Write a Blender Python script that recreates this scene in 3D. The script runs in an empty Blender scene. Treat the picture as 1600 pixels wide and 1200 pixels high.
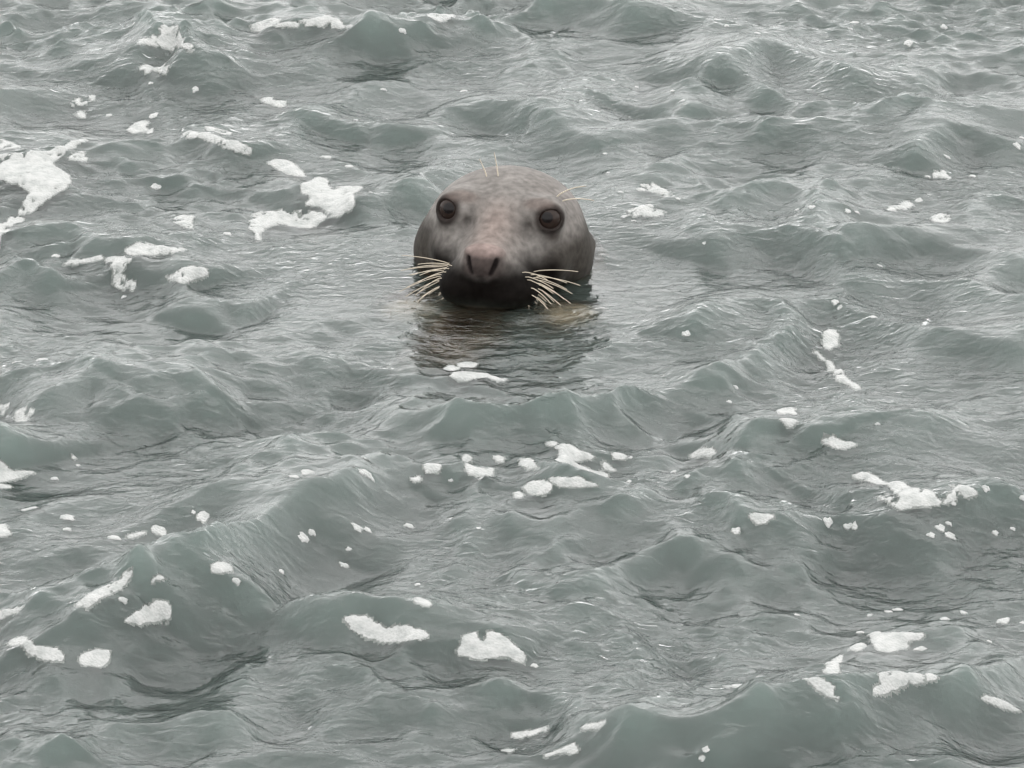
import bpy, math, random
import numpy as np
from mathutils import Vector, Matrix

# ------------------------------------------------------------------ camera
scene = bpy.context.scene
DIST, DEP = 8.0, math.radians(18.0)            # metres to the seal, angle down to it
FPX = 8000.0                                   # focal length in 1600-px-wide pixels
CAM = np.array([0.0, -DIST * math.cos(DEP), DIST * math.sin(DEP)])
PITCH = DEP + math.atan(130.0 / FPX)
cd = bpy.data.cameras.new("camera")
cam = bpy.data.objects.new("camera", cd)
scene.collection.objects.link(cam)
cam.location = CAM
cam.rotation_euler = (math.pi / 2 - PITCH, 0, 0)
cd.sensor_width = 36.0
cd.lens = 36.0 * FPX / 1600.0
cd.clip_start, cd.clip_end = 0.1, 3000.0
scene.camera = cam

# ------------------------------------------------------------------ overcast sky and soft sun
SUN_EL, SUN_AZ = math.radians(58), math.radians(25)   # azimuth from +Y (behind the seal) to +X
world = bpy.data.worlds.new("World")
scene.world = world
world.use_nodes = True
wn, wl = world.node_tree.nodes, world.node_tree.links
wn.clear()
sky = wn.new("ShaderNodeTexSky")
sky.sky_type = 'NISHITA'
sky.sun_disc = False
sky.sun_elevation = SUN_EL
sky.sun_rotation = SUN_AZ
sky.air_density, sky.dust_density, sky.ozone_density = 1.0, 3.0, 1.0
hs = wn.new("ShaderNodeHueSaturation")
hs.inputs["Saturation"].default_value = 0.10
wl.new(sky.outputs[0], hs.inputs["Color"])
mx = wn.new("ShaderNodeMix"); mx.data_type = 'RGBA'
mx.inputs[0].default_value = 0.72              # even cloud layer over the clear sky
mx.inputs[7].default_value = (11.6, 11.7, 11.65, 1)
wl.new(hs.outputs[0], mx.inputs[6])
bg = wn.new("ShaderNodeBackground"); bg.inputs[1].default_value = 0.10
wl.new(mx.outputs[2], bg.inputs[0])
wo = wn.new("ShaderNodeOutputWorld"); wl.new(bg.outputs[0], wo.inputs[0])

sd = bpy.data.lights.new("sun", 'SUN')
sd.energy, sd.angle, sd.color = 0.5, math.radians(140), (1.0, 0.97, 0.93)
sun = bpy.data.objects.new("sun", sd)
scene.collection.objects.link(sun)
sdir = Vector((math.sin(SUN_AZ) * math.cos(SUN_EL), math.cos(SUN_AZ) * math.cos(SUN_EL), math.sin(SUN_EL)))
sun.rotation_euler = sdir.to_track_quat('Z', 'Y').to_euler()

vs = scene.view_settings
vs.view_transform, vs.look, vs.exposure, vs.gamma = 'Standard', 'None', 1.0, 1.0
vs.use_curve_mapping = False
cy = scene.cycles
cy.use_denoising = True
cy.max_bounces, cy.diffuse_bounces, cy.glossy_bounces, cy.transmission_bounces = 6, 1, 2, 5
cy.use_adaptive_sampling = True
cy.adaptive_threshold = 0.02
cy.volume_bounces = 2
cy.caustics_refractive = True
cy.caustics_reflective = True

# ------------------------------------------------------------------ helpers
C = scene.collection
rng = np.random.default_rng(11)


def link_mesh(name, v, f, mat=None, parent=None, smooth=True, loc=None):
    """v: (n,3) array, f: (m,k) array of quads or tris"""
    v = np.asarray(v, dtype=np.float64)
    if loc is not None:
        v = v - np.asarray(loc)
    me = bpy.data.meshes.new(name)
    f = np.asarray(f, dtype=np.int32)
    m, k = f.shape
    me.vertices.add(len(v)); me.vertices.foreach_set("co", v.astype(np.float32).ravel())
    me.loops.add(m * k); me.loops.foreach_set("vertex_index", f.ravel())
    me.polygons.add(m)
    me.polygons.foreach_set("loop_start", np.arange(0, m * k, k, dtype=np.int32))
    me.polygons.foreach_set("loop_total", np.full(m, k, dtype=np.int32))
    me.update(calc_edges=True)
    me.validate()
    if smooth:
        me.polygons.foreach_set("use_smooth", np.ones(len(me.polygons), dtype=bool))
    if mat:
        me.materials.append(mat)
    o = bpy.data.objects.new(name, me)
    C.objects.link(o)
    if loc is not None:
        o.location = loc
    if parent is not None:
        o.parent = parent
    return o


def tag(o, label, cat, group=None, kind=None):
    o["label"] = label
    o["category"] = cat
    if group:
        o["group"] = group
    if kind:
        o["kind"] = kind


_perm = rng.random((64, 64))


def vnoise(x, y, seed=0):
    """smooth value noise 0..1 on a repeating lattice"""
    x = x + seed * 17.31; y = y + seed * 9.77
    xi, yi = np.floor(x).astype(int), np.floor(y).astype(int)
    u, v = x - xi, y - yi
    u = u * u * u * (u * (u * 6 - 15) + 10); v = v * v * v * (v * (v * 6 - 15) + 10)
    a = _perm[xi % 64, yi % 64]; b = _perm[(xi + 1) % 64, yi % 64]
    c = _perm[xi % 64, (yi + 1) % 64]; d = _perm[(xi + 1) % 64, (yi + 1) % 64]
    return (a * (1 - u) + b * u) * (1 - v) + (c * (1 - u) + d * u) * v


def fbm(x, y, seed=0, oct=3):
    s, a, t = 0.0, 1.0, 0.0
    for k in range(oct):
        s = s + a * vnoise(x * 2 ** k, y * 2 ** k, seed + k * 3); t += a; a *= 0.55
    return s / t


def sstep(a, b, x):
    t = np.clip((x - a) / (b - a), 0, 1)
    return t * t * (3 - 2 * t)


# photograph pixel (1600 x 1200) -> point on the horizontal plane z
_R = np.array([1.0, 0, 0]); _F = np.array([0, math.cos(PITCH), -math.sin(PITCH)]); _U = np.array([0, math.sin(PITCH), math.cos(PITCH)])


def unproject(px, py, z=0.0):
    px, py = np.asarray(px, float), np.asarray(py, float)
    d = _F[None] + ((px - 800) / FPX)[:, None] * _R + ((600 - py) / FPX)[:, None] * _U
    t = (z - CAM[2]) / d[:, 2]
    return CAM[0] + t * d[:, 0], CAM[1] + t * d[:, 1]


# ------------------------------------------------------------------ the waves
NW = 170
_lam = np.exp(np.linspace(math.log(1.5), math.log(0.028), NW)) * rng.uniform(0.96, 1.04, NW)
_main = -math.pi / 2 + 0.25
_sp = np.where(_lam > 0.35, 0.75, 1.15)
_th = _main + rng.normal(0, 1, NW) * _sp
_k = 2 * math.pi / _lam
_kx, _ky = _k * np.cos(_th), _k * np.sin(_th)
_ph = rng.uniform(0, 2 * math.pi, NW)
# slope carried by each component
_sl = 0.040 * np.interp(np.log(_lam), np.log([0.028, 0.06, 0.14, 0.35, 0.8, 1.5]), [0.85, 1.05, 1.15, 0.75, 0.38, 0.24])
_amp = _sl / _k

# crests seen in the photograph: (points in photo pixels left to right, height m, front width m, back width m)
RIDGES = [
    ([(-40, 972), (60, 958), (150, 935), (240, 884), (330, 852), (440, 790), (520, 746), (600, 716), (680, 705)], .068, .075, .16),
    ([(-40, 892), (80, 880), (190, 848), (300, 815), (400, 776)], .016, .035, .09),
    ([(840, 1085), (900, 1098), (980, 1128), (1080, 1140), (1200, 1122), (1300, 1100), (1420, 1068), (1500, 1045), (1570, 1000), (1650, 960)], .055, .06, .15),
    ([(560, 588), (630, 632), (720, 655), (820, 656), (920, 642), (1010, 612), (1080, 590), (1160, 555), (1230, 500), (1260, 470)], .032, .05, .07),
    ([(1070, 515), (1120, 482), (1190, 466), (1270, 480)], .030, .07, .10),
    ([(1290, 452), (1400, 500), (1500, 530), (1640, 565)], .018, .04, .16),
    ([(1130, 105), (1180, 72), (1230, 68), (1300, 92), (1370, 125)], .046, .075, .14),
    ([(1040, 140), (1110, 112), (1160, 118), (1230, 155), (1330, 178), (1420, 188)], .022, .04, .12),
    ([(1090, 385), (1150, 362), (1220, 356), (1300, 372), (1350, 392)], .034, .06, .12),
    ([(1330, 372), (1420, 352), (1500, 360), (1640, 398)], .040, .07, .14),
    ([(1340, 430), (1420, 412), (1520, 425), (1640, 470)], .035, .08, .12),
    ([(1420, 240), (1480, 205), (1540, 198), (1620, 215)], .036, .05, .12),
    ([(160, 92), (220, 62), (265, 42), (300, 82), (340, 110)], .045, .06, .10),
    ([(270, 208), (330, 210), (400, 238)], .022, .04, .08),
    ([(520, 312), (590, 292), (650, 280), (700, 270)], .036, .06, .12),
    ([(400, 46), (500, 42), (560, 46), (620, 72)], .036, .05, .10),
    ([(20, 625), (110, 608), (150, 600), (200, 618), (280, 640)], .040, .07, .12),
    ([(-30, 690), (10, 690), (60, 710)], .035, .06, .10),
    ([(220, 625), (270, 608), (330, 612), (400, 635)], .026, .06, .12),
    ([(250, 965), (310, 935), (370, 925), (430, 928)], .035, .08, .10),
    ([(470, 985), (520, 966), (580, 962), (660, 975), (760, 985), (840, 1000)], .034, .08, .14),
    ([(60, 1195), (130, 1148), (220, 1122), (330, 1116), (420, 1130)], .022, .07, .14),
    ([(860, 905), (940, 878), (1010, 850), (1060, 840), (1140, 850), (1230, 880)], .034, .07, .12),
    ([(1170, 835), (1270, 812), (1350, 806), (1420, 830), (1500, 848)], .030, .07, .12),
    ([(1130, 700), (1180, 684), (1240, 688), (1280, 704)], .026, .05, .10),
    ([(1300, 775), (1340, 768), (1400, 796), (1480, 796), (1620, 770)], .030, .06, .12),
    ([(640, 760), (700, 735), (780, 728), (860, 745), (950, 770)], .028, .06, .08),
    ([(560, 850), (640, 805), (740, 800), (860, 810), (960, 790), (1060, 765)], .030, .07, .14),
    ([(180, 420), (220, 408), (270, 410), (330, 430)], .026, .05, .10),
    ([(60, 395), (100, 372), (135, 378), (170, 402)], .018, .05, .08),
    ([(-20, 430), (50, 412), (110, 435)], .022, .05, .10),
    ([(300, 480), (345, 462), (400, 468)], .028, .05, .08),
    ([(540, 195), (580, 182), (630, 200)], .026, .05, .09),
    ([(780, 180), (820, 170), (880, 195), (930, 220)], .030, .05, .09),
    ([(1010, 165), (1050, 155), (1090, 172)], .026, .05, .09),
    ([(820, -5), (880, -12), (960, 5), (1010, 30)], .035, .06, .10),
    ([(1060, 1195), (1160, 1170), (1300, 1165), (1420, 1150), (1560, 1160)], .020, .08, .14),
    ([(480, 1105), (600, 1085), (720, 1070), (820, 1072)], .022, .06, .12),
    ([(880, 640), (950, 700), (1060, 700)], .016, .05, .10),
]


def _catmull(p, n=6):
    p = np.asarray(p, float)
    q = np.vstack([2 * p[0] - p[1], p, 2 * p[-1] - p[-2]])
    out = []
    for i in range(1, len(q) - 2):
        for t in np.linspace(0, 1, n, endpoint=False):
            out.append(0.5 * (2 * q[i] + (q[i + 1] - q[i - 1]) * t + (2 * q[i - 1] - 5 * q[i] + 4 * q[i + 1] - q[i + 2]) * t * t
                              + (3 * q[i] - q[i - 1] - 3 * q[i + 1] + q[i + 2]) * t ** 3))
    out.append(q[-2])
    return np.array(out)


_RID = []
for pts, h, wf, wb in RIDGES:
    a = np.array(pts, float)
    X, Y = unproject(a[:, 0], a[:, 1], h * 0.9)
    _RID.append((_catmull(np.stack([X, Y], 1), 4), h * 1.0, wf * 0.75, wb))


def ridge_height(x, y):
    z = np.zeros_like(x)
    wob = 0.020 * (fbm(x * 7, y * 7, 5, 3) - 0.5)
    for P, h, wf, wb in _RID:
        m = (x > P[:, 0].min() - .35) & (x < P[:, 0].max() + .35) & (y > P[:, 1].min() - 5 * wf) & (y < P[:, 1].max() + 5 * wb)
        if not m.any():
            continue
        xs, ys = x[m], y[m] + wob[m]
        best = np.full(xs.shape, 1e9); sd_ = np.zeros_like(xs); par = np.zeros_like(xs)
        seg = P[1:] - P[:-1]; L = np.hypot(seg[:, 0], seg[:, 1]); cum = np.concatenate([[0], np.cumsum(L)]); tot = cum[-1]
        for i in range(len(seg)):
            dx, dy = xs - P[i, 0], ys - P[i, 1]
            t = np.clip((dx * seg[i, 0] + dy * seg[i, 1]) / (L[i] ** 2), 0, 1)
            ex, ey = dx - t * seg[i, 0], dy - t * seg[i, 1]
            d = np.hypot(ex, ey)
            u = d < best
            best[u] = d[u]
            cr = seg[i, 0] * dy - seg[i, 1] * dx
            sd_[u] = (np.sign(cr) * d)[u]
            par[u] = ((cum[i] + t * L[i]) / tot)[u]
        w = np.where(sd_ < 0, wf, wb)
        e = 0.012
        prof = np.exp(-(np.sqrt(sd_ ** 2 + e * e) - e) / w) - 0.25 * np.exp(-((sd_ + 2.2 * wf) / (1.2 * wf)) ** 2)
        ta = np.clip(np.minimum(par, 1 - par) / 0.22, 0, 1)
        z[m] += h * prof * ta * (2 - ta)
    return z


def waves(x, y, spacing=None):
    """displacement of the sea surface at rest position x, y"""
    r = np.hypot(x - 0.0, y - 0.10)
    calm = 0.25 + 0.75 * sstep(0.20, 0.62, np.hypot(x, np.where(y < 0.1, (y - 0.1) * 0.8, (y - 0.1) * 1.3)))
    calm = calm * (0.80 + 0.4 * fbm(x * 1.3, y * 1.3, 3, 2))
    fine = sstep(0.32, 0.68, fbm(x * 2.1 + 3, y * 1.7, 8, 3)) * 0.85 + 0.35     # patches of ruffled and of smooth water
    fine = fine * np.clip(1.1 + 0.25 * y, 0.9, 1.6)
    dx = np.zeros_like(x); dy = np.zeros_like(x); dz = np.zeros_like(x)
    # gentle warp so that the crests wander
    wx = x + 0.05 * (fbm(x * 2.2, y * 2.2, 21, 2) - .5) * 2
    wy = y + 0.05 * (fbm(x * 2.2, y * 2.2, 31, 2) - .5) * 2
    wx, wy, calm, fine = (q_.astype(x.dtype) for q_ in (wx, wy, calm, fine))
    for i in range(NW):
        a = float(_amp[i])
        p = float(_kx[i]) * wx + float(_ky[i]) * wy + float(_ph[i])
        s, c = np.sin(p), np.cos(p)
        g = a * (calm if _lam[i] > 0.16 else calm * fine)
        if spacing is not None:
            g = g * np.clip((float(_lam[i]) / spacing - 2.5) / 2.5, 0, 1)
        dz += g * c
        q = 0.85 if _lam[i] > 0.08 else 0.5
        dx -= (q * float(np.cos(_th[i]))) * g * s
        dy -= (q * float(np.sin(_th[i]))) * g * s
    near = (np.abs(x) < 2.0) & (np.abs(y) < 3.2)
    rz = np.zeros_like(x)
    if near.any():
        rz[near] = ridge_height(x[near], y[near])
    dz = dz + rz
    # little rings spreading from the head
    rr = np.hypot(x * 1.0, (y - 0.10) * 1.0)
    env = np.exp(-((rr - 0.30) / 0.16) ** 2)
    if spacing is not None:
        env = env * (spacing < 0.012)
    dz = dz + env * (0.0007 * np.cos(2 * math.pi * rr / 0.052 + 4 * fbm(x * 5, y * 5, 41, 2)))
    return dx, dy, dz


# one sheet, fine where the camera looks and coarser out to the horizon
def axis(lo, hi, step, far, grow=1.13):
    core = list(np.arange(lo, hi + 1e-9, step))
    a, s = core[-1], step
    up = []
    while a < far:
        s *= grow; a += s; up.append(a)
    a, s = core[0], step
    dn = []
    while a > -far:
        s *= grow; a -= s; dn.append(a)
    return np.array(dn[::-1] + core + up)


ax = axis(-1.12, 1.12, 0.0045, 900.0)
ay = axis(-2.05, 2.35, 0.0055, 900.0)
GX, GY = np.meshgrid(ax, ay)
SP = np.maximum(np.gradient(ax)[None, :], np.gradient(ay)[:, None]) * np.ones_like(GX)
ddx, ddy, ddz = waves(GX.ravel().astype(np.float32), GY.ravel().astype(np.float32), SP.ravel().astype(np.float32))
verts = np.stack([GX.ravel() + ddx, GY.ravel() + ddy, ddz], 1)
nx, ny = len(ax), len(ay)
idx = np.arange(nx * ny).reshape(ny, nx)
quads = np.stack([idx[:-1, :-1], idx[:-1, 1:], idx[1:, 1:], idx[1:, :-1]], -1).reshape(-1, 4)


# ------------------------------------------------------------------ materials
def new_mat(name):
    m = bpy.data.materials.new(name); m.use_nodes = True
    m.node_tree.nodes.clear()
    return m, m.node_tree.nodes, m.node_tree.links


def water_material():
    m, n, l = new_mat("sea_water")
    tc = n.new("ShaderNodeTexCoord")
    out = n.new("ShaderNodeOutputMaterial")
    # capillary ripples, ruffled in patches
    mp = n.new("ShaderNodeMapping"); mp.inputs["Scale"].default_value = (34, 55, 34)
    mp.inputs["Rotation"].default_value = (0, 0, 0.18)
    l.new(tc.outputs["Object"], mp.inputs[0])
    n1 = n.new("ShaderNodeTexNoise"); n1.inputs["Scale"].default_value = 1.0; n1.inputs["Detail"].default_value = 3.0
    n1.inputs["Distortion"].default_value = 0.8
    l.new(mp.outputs[0], n1.inputs["Vector"])
    n2 = n.new("ShaderNodeTexNoise"); n2.inputs["Scale"].default_value = 2.6; n2.inputs["Detail"].default_value = 3.0
    l.new(tc.outputs["Object"], n2.inputs["Vector"])
    mr = n.new("ShaderNodeMapRange"); mr.inputs[1].default_value = 0.38; mr.inputs[2].default_value = 0.68
    mr.inputs[3].default_value = 0.32; mr.inputs[4].default_value = 1.0
    l.new(n2.outputs[0], mr.inputs[0])
    bp = n.new("ShaderNodeBump"); bp.inputs["Distance"].default_value = 0.0075
    l.new(mr.outputs[0], bp.inputs["Strength"]); l.new(n1.outputs[0], bp.inputs["Height"])
    rf = n.new("ShaderNodeBsdfRefraction"); rf.inputs["IOR"].default_value = 1.33; rf.inputs["Roughness"].default_value = 0.0
    rf.inputs[0].default_value = (0.92, 0.95, 0.93, 1)
    l.new(bp.outputs[0], rf.inputs["Normal"])
    gl = n.new("ShaderNodeBsdfGlossy"); gl.inputs["Roughness"].default_value = 0.04
    l.new(bp.outputs[0], gl.inputs["Normal"])
    fr = n.new("ShaderNodeFresnel"); fr.inputs["IOR"].default_value = 1.50
    l.new(bp.outputs[0], fr.inputs["Normal"])
    mix = n.new("ShaderNodeMixShader")
    l.new(fr.outputs[0], mix.inputs[0]); l.new(rf.outputs[0], mix.inputs[1]); l.new(gl.outputs[0], mix.inputs[2])
    l.new(mix.outputs[0], out.inputs["Surface"])
    # silty green water: the light that comes back out is scattered below the surface
    vs_ = n.new("ShaderNodeVolumeScatter"); vs_.inputs["Color"].default_value = (0.41, 0.495, 0.475, 1); vs_.inputs["Density"].default_value = 16.0
    va = n.new("ShaderNodeVolumeAbsorption"); va.inputs[0].default_value = (0.58, 0.655, 0.63, 1); va.inputs[1].default_value = 16.0
    av = n.new("ShaderNodeAddShader")
    l.new(vs_.outputs[0], av.inputs[0]); l.new(va.outputs[0], av.inputs[1])
    l.new(av.outputs[0], out.inputs["Volume"])
    return m


M_WATER = water_material()
sea = link_mesh("sea_water", verts, quads, M_WATER)
sea["kind"] = "structure"


def seabed_material():
    m, n, l = new_mat("seabed_sand")
    out = n.new("ShaderNodeOutputMaterial"); pb = n.new("ShaderNodeBsdfPrincipled")
    tc = n.new("ShaderNodeTexCoord"); no = n.new("ShaderNodeTexNoise"); no.inputs["Scale"].default_value = 2.0
    l.new(tc.outputs["Object"], no.inputs["Vector"])
    cr = n.new("ShaderNodeValToRGB")
    cr.color_ramp.elements[0].color = (0.10, 0.09, 0.07, 1); cr.color_ramp.elements[1].color = (0.22, 0.19, 0.15, 1)
    l.new(no.outputs[0], cr.inputs[0]); l.new(cr.outputs[0], pb.inputs["Base Color"])
    pb.inputs["Roughness"].default_value = 0.9
    l.new(pb.outputs[0], out.inputs[0])
    return m


_bx = np.concatenate([-np.geomspace(950, 0.5, 24), np.geomspace(0.5, 950, 24)])
_BX, _BY = np.meshgrid(_bx, _bx)
_bi = np.arange(48 * 48).reshape(48, 48)
seabed = link_mesh("seabed", np.stack([_BX.ravel(), _BY.ravel(), -3.2 + 0.25 * fbm(_BX.ravel() * .7, _BY.ravel() * .7, 2, 2)], 1),
                   np.stack([_bi[:-1, :-1], _bi[:-1, 1:], _bi[1:, 1:], _bi[1:, :-1]], -1).reshape(-1, 4), seabed_material())
seabed["kind"] = "structure"


def foam_material():
    m, n, l = new_mat("sea_foam")
    out = n.new("ShaderNodeOutputMaterial")
    tc = n.new("ShaderNodeTexCoord")
    ge = n.new("ShaderNodeNewGeometry")
    vo = n.new("ShaderNodeTexVoronoi"); vo.inputs["Scale"].default_value = 230.0
    l.new(ge.outputs["Position"], vo.inputs["Vector"])
    no = n.new("ShaderNodeTexNoise"); no.inputs["Scale"].default_value = 70.0; no.inputs["Detail"].default_value = 4.0
    l.new(ge.outputs["Position"], no.inputs["Vector"])
    cr = n.new("ShaderNodeValToRGB")
    cr.color_ramp.elements[0].position = 0.30; cr.color_ramp.elements[0].color = (0.26, 0.27, 0.26, 1)
    cr.color_ramp.elements[1].position = 0.62; cr.color_ramp.elements[1].color = (0.375, 0.375, 0.365, 1)
    l.new(no.outputs[0], cr.inputs[0])
    b1 = n.new("ShaderNodeBump"); b1.inputs["Strength"].default_value = 0.3; b1.inputs["Distance"].default_value = 0.003
    l.new(vo.outputs["Distance"], b1.inputs["Height"])
    pb = n.new("ShaderNodeBsdfPrincipled")
    pb.inputs["Roughness"].default_value = 0.55
    l.new(cr.outputs[0], pb.inputs["Base Color"]); l.new(b1.outputs[0], pb.inputs["Normal"])
    l.new(pb.outputs[0], out.inputs[0])
    return m


M_FOAM = foam_material()

# ------------------------------------------------------------------ the seal: one continuous body from a blended field
WL = -0.092                                     # water line in the head's own frame (eyes at z = 0)
HEAD_POS = np.array([-0.012, 0.10, -WL])
YAW, ROLL, TILT = math.radians(13), math.radians(1.6), math.radians(0)
HM = np.array(Matrix.Rotation(-YAW, 3, 'Z') @ Matrix.Rotation(ROLL, 3, 'Y') @ Matrix.Rotation(TILT, 3, 'X'))


def ell(p, c, r):
    q = p - np.asarray(c, np.float32); r = np.asarray(r, np.float32)
    k0 = np.sqrt(((q / r) ** 2).sum(-1)); k1 = np.sqrt(((q / (r * r)) ** 2).sum(-1)) + 1e-6
    return k0 * (k0 - 1) / k1


def cone(p, a, b, ra, rb):
    a = np.asarray(a, np.float32); b = np.asarray(b, np.float32)
    ab = b - a; t = np.clip(((p - a) @ ab) / (ab @ ab), 0, 1)
    return np.sqrt(((p - a - t[..., None] * ab) ** 2).sum(-1)) - (ra + (rb - ra) * t)


def su(a, b, k):
    h = np.clip(0.5 + 0.5 * (b - a) / k, 0, 1)
    return b + (a - b) * h - k * h * (1 - h)


def ss(a, b, k):                                # a minus b
    return -su(-a, b, k)


EYE = [np.array([-0.077, -0.030, 0.030]), np.array([0.077, -0.030, 0.030])]
EYE_R = 0.0220


NOS = (np.array([0.023, -0.149, -0.010]), np.array([0.015, -0.156, -0.032]))


def eye_dir(s):
    o = np.array([s * 0.42, -0.90, 0.14])
    return o / np.linalg.norm(o)


def field(p):
    # skull, forehead and the thick neck
    d = ell(p, (-0.014, 0.075, -0.030), (0.125, 0.145, 0.097))
    d = su(d, ell(p, (-0.002, 0.030, -0.030), (0.114, 0.085, 0.078)), 0.035)
    d = su(d, ell(p, (-0.026, 0.160, -0.135), (0.152, 0.185, 0.120)), 0.05)
    # jowls
    for s in (-1, 1):
        d = su(d, ell(p, (s * 0.080 - 0.020, 0.078, -0.070), (0.060, 0.078, 0.056)), 0.03)
    # long straight snout, deep jaw
    d = su(d, cone(p, (0, 0.010, -0.020), (0, -0.102, -0.042), 0.068, 0.052), 0.028)
    d = su(d, cone(p, (0, 0.020, -0.095), (0, -0.085, -0.100), 0.075, 0.048), 0.035)
    for s in (-1, 1):                           # whisker pads
        d = su(d, ell(p, (s * 0.037, -0.098, -0.070), (0.042, 0.046, 0.036)), 0.018)
        d = su(d, ell(p, (s * 0.068, -0.022, -0.048), (0.038, 0.046, 0.038)), 0.025)   # cheek
    # nose pad
    d = su(d, ell(p, (0, -0.136, -0.022), (0.034, 0.021, 0.025)), 0.012)
    d = su(d, ell(p, (0, -0.133, -0.002), (0.031, 0.017, 0.009)), 0.012)
    # chin
    d = su(d, ell(p, (0, -0.094, -0.115), (0.040, 0.036, 0.026)), 0.014)
    # brow ridges, and the dip between brow and bridge
    for s in (-1, 1):
        d = su(d, cone(p, (s * 0.048, -0.018, 0.034), (s * 0.078, 0.004, 0.040), 0.014, 0.010), 0.034)
        d = ss(d, ell(p, (s * 0.052, -0.068, 0.018), (0.013, 0.034, 0.016)), 0.020)
    # eyelids and the opening of the eye
    for s, e in zip((-1, 1), EYE):
        out = eye_dir(s).astype(np.float32)
        q = p - e.astype(np.float32)
        d = su(d, np.sqrt((q ** 2).sum(-1)) - 0.0250, 0.030)
        d = ss(d, ell(p, e + out * 0.0215, (0.0196, 0.0165, 0.0162)), 0.003)
    # nostrils: slits that splay outward at the top
    for s in (-1, 1):
        d = ss(d, cone(p, NOS[0] * (s, 1, 1), NOS[1] * (s, 1, 1), 0.0036, 0.0024), 0.004)
    # cleft under the nose and the mouth line
    d = ss(d, cone(p, (0, -0.156, -0.042), (0, -0.148, -0.080), 0.003, 0.003), 0.008)
    # ear pits
    for s in (-1, 1):
        d = ss(d, ell(p, (s * 0.135, 0.075, -0.045), (0.008, 0.006, 0.006)), 0.006)
    # throat, chest, shoulders, hanging body
    d = su(d, ell(p, (0, 0.020, -0.245), (0.125, 0.120, 0.110)), 0.04)
    d = su(d, cone(p, (0, 0.14, -0.26), (0, 0.16, -0.60), 0.155, 0.240), 0.05)
    d = su(d, cone(p, (0, 0.16, -0.60), (0, 0.40, -1.15), 0.240, 0.190), 0.08)
    d = su(d, cone(p, (0, 0.40, -1.15), (0, 0.68, -1.60), 0.190, 0.060), 0.06)
    d = su(d, ell(p, (0.125, -0.100, -0.162), (0.075, 0.085, 0.060)), 0.02)   # shoulder folds by the surface
    d = su(d, ell(p, (-0.120, -0.080, -0.190), (0.080, 0.100, 0.075)), 0.02)
    d = su(d, ell(p, (-0.01, -0.230, -0.1745), (0.088, 0.250, 0.078)), 0.02)    # chest, drawn forward to stand in for the head's brown reflection
    for s in (-1, 1):                           # fore flippers and hind flippers
        d = su(d, ell(p, (s * 0.29, 0.06, -0.62), (0.110, 0.050, 0.160)), 0.05)
        d = su(d, ell(p, (s * 0.07, 0.74, -1.70), (0.060, 0.040, 0.130)), 0.04)
    return d


def naxis(lo, flo, fhi, hi, step, grow=1.18, mx_=0.03):
    core = list(np.arange(flo, fhi + 1e-9, step))
    a, s, up = core[-1], step, []
    while a < hi:
        s = min(s * grow, mx_); a += s; up.append(a)
    a, s, dn = core[0], step, []
    while a > lo:
        s = min(s * grow, mx_); a -= s; dn.append(a)
    return np.array(dn[::-1] + core + up, np.float32)


def surface_nets(f, xs, ys, zs):
    nx_, ny_, nz_ = len(xs), len(ys), len(zs)
    val = np.empty((nx_, ny_, nz_), np.float32)
    for i in range(nx_):
        g = np.empty((ny_, nz_, 3), np.float32)
        g[..., 0] = xs[i]; g[..., 1] = ys[:, None]; g[..., 2] = zs[None, :]
        val[i] = f(g)
    ins = val < 0
    cs = np.zeros((nx_ - 1, ny_ - 1, nz_ - 1), np.int8)
    for a in (0, 1):
        for b in (0, 1):
            for c in (0, 1):
                cs += ins[a:nx_ - 1 + a, b:ny_ - 1 + b, c:nz_ - 1 + c]
    act = (cs > 0) & (cs < 8)
    ci = np.argwhere(act)
    vid = np.full(act.shape, -1, np.int64); vid[act] = np.arange(len(ci))
    acc = np.zeros((len(ci), 3)); cnt = np.zeros(len(ci))
    axs = (xs, ys, zs)
    for d in range(3):
        o = [k for k in range(3) if k != d]
        for a in (0, 1):
            for b in (0, 1):
                i0 = ci.copy(); i0[:, o[0]] += a; i0[:, o[1]] += b
                i1 = i0.copy(); i1[:, d] += 1
                v0 = val[tuple(i0.T)]; v1 = val[tuple(i1.T)]
                m = (v0 < 0) != (v1 < 0)
                t = np.where(m, v0 / np.where(m, v0 - v1, 1), 0)
                p0 = np.stack([axs[k][i0[:, k]] for k in range(3)], 1).astype(float)
                p0[:, d] += t * (axs[d][i1[:, d]] - axs[d][i0[:, d]])
                acc[m] += p0[m]; cnt[m] += 1
    vv = acc / np.maximum(cnt, 1)[:, None]
    faces = []
    for d in range(3):
        o = [k for k in range(3) if k != d]
        sl0 = [slice(None)] * 3; sl1 = [slice(None)] * 3
        sl0[d] = slice(0, -1); sl1[d] = slice(1, None)
        A, B = ins[tuple(sl0)], ins[tuple(sl1)]
        e = np.argwhere(A != B)
        ok = (e[:, o[0]] > 0) & (e[:, o[1]] > 0) & (e[:, o[0]] < val.shape[o[0]] - 1) & (e[:, o[1]] < val.shape[o[1]] - 1)
        e = e[ok]
        fl = A[tuple(e.T)]
        q = []
        for a, b in ((-1, -1), (0, -1), (0, 0), (-1, 0)):
            j = e.copy(); j[:, o[0]] += a; j[:, o[1]] += b
            q.append(vid[tuple(j.T)])
        q = np.stack(q, 1)
        if d == 1:
            fl = ~fl
        q[~fl] = q[~fl][:, ::-1]
        faces.append(q)
    return vv, np.vstack(faces)


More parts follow.
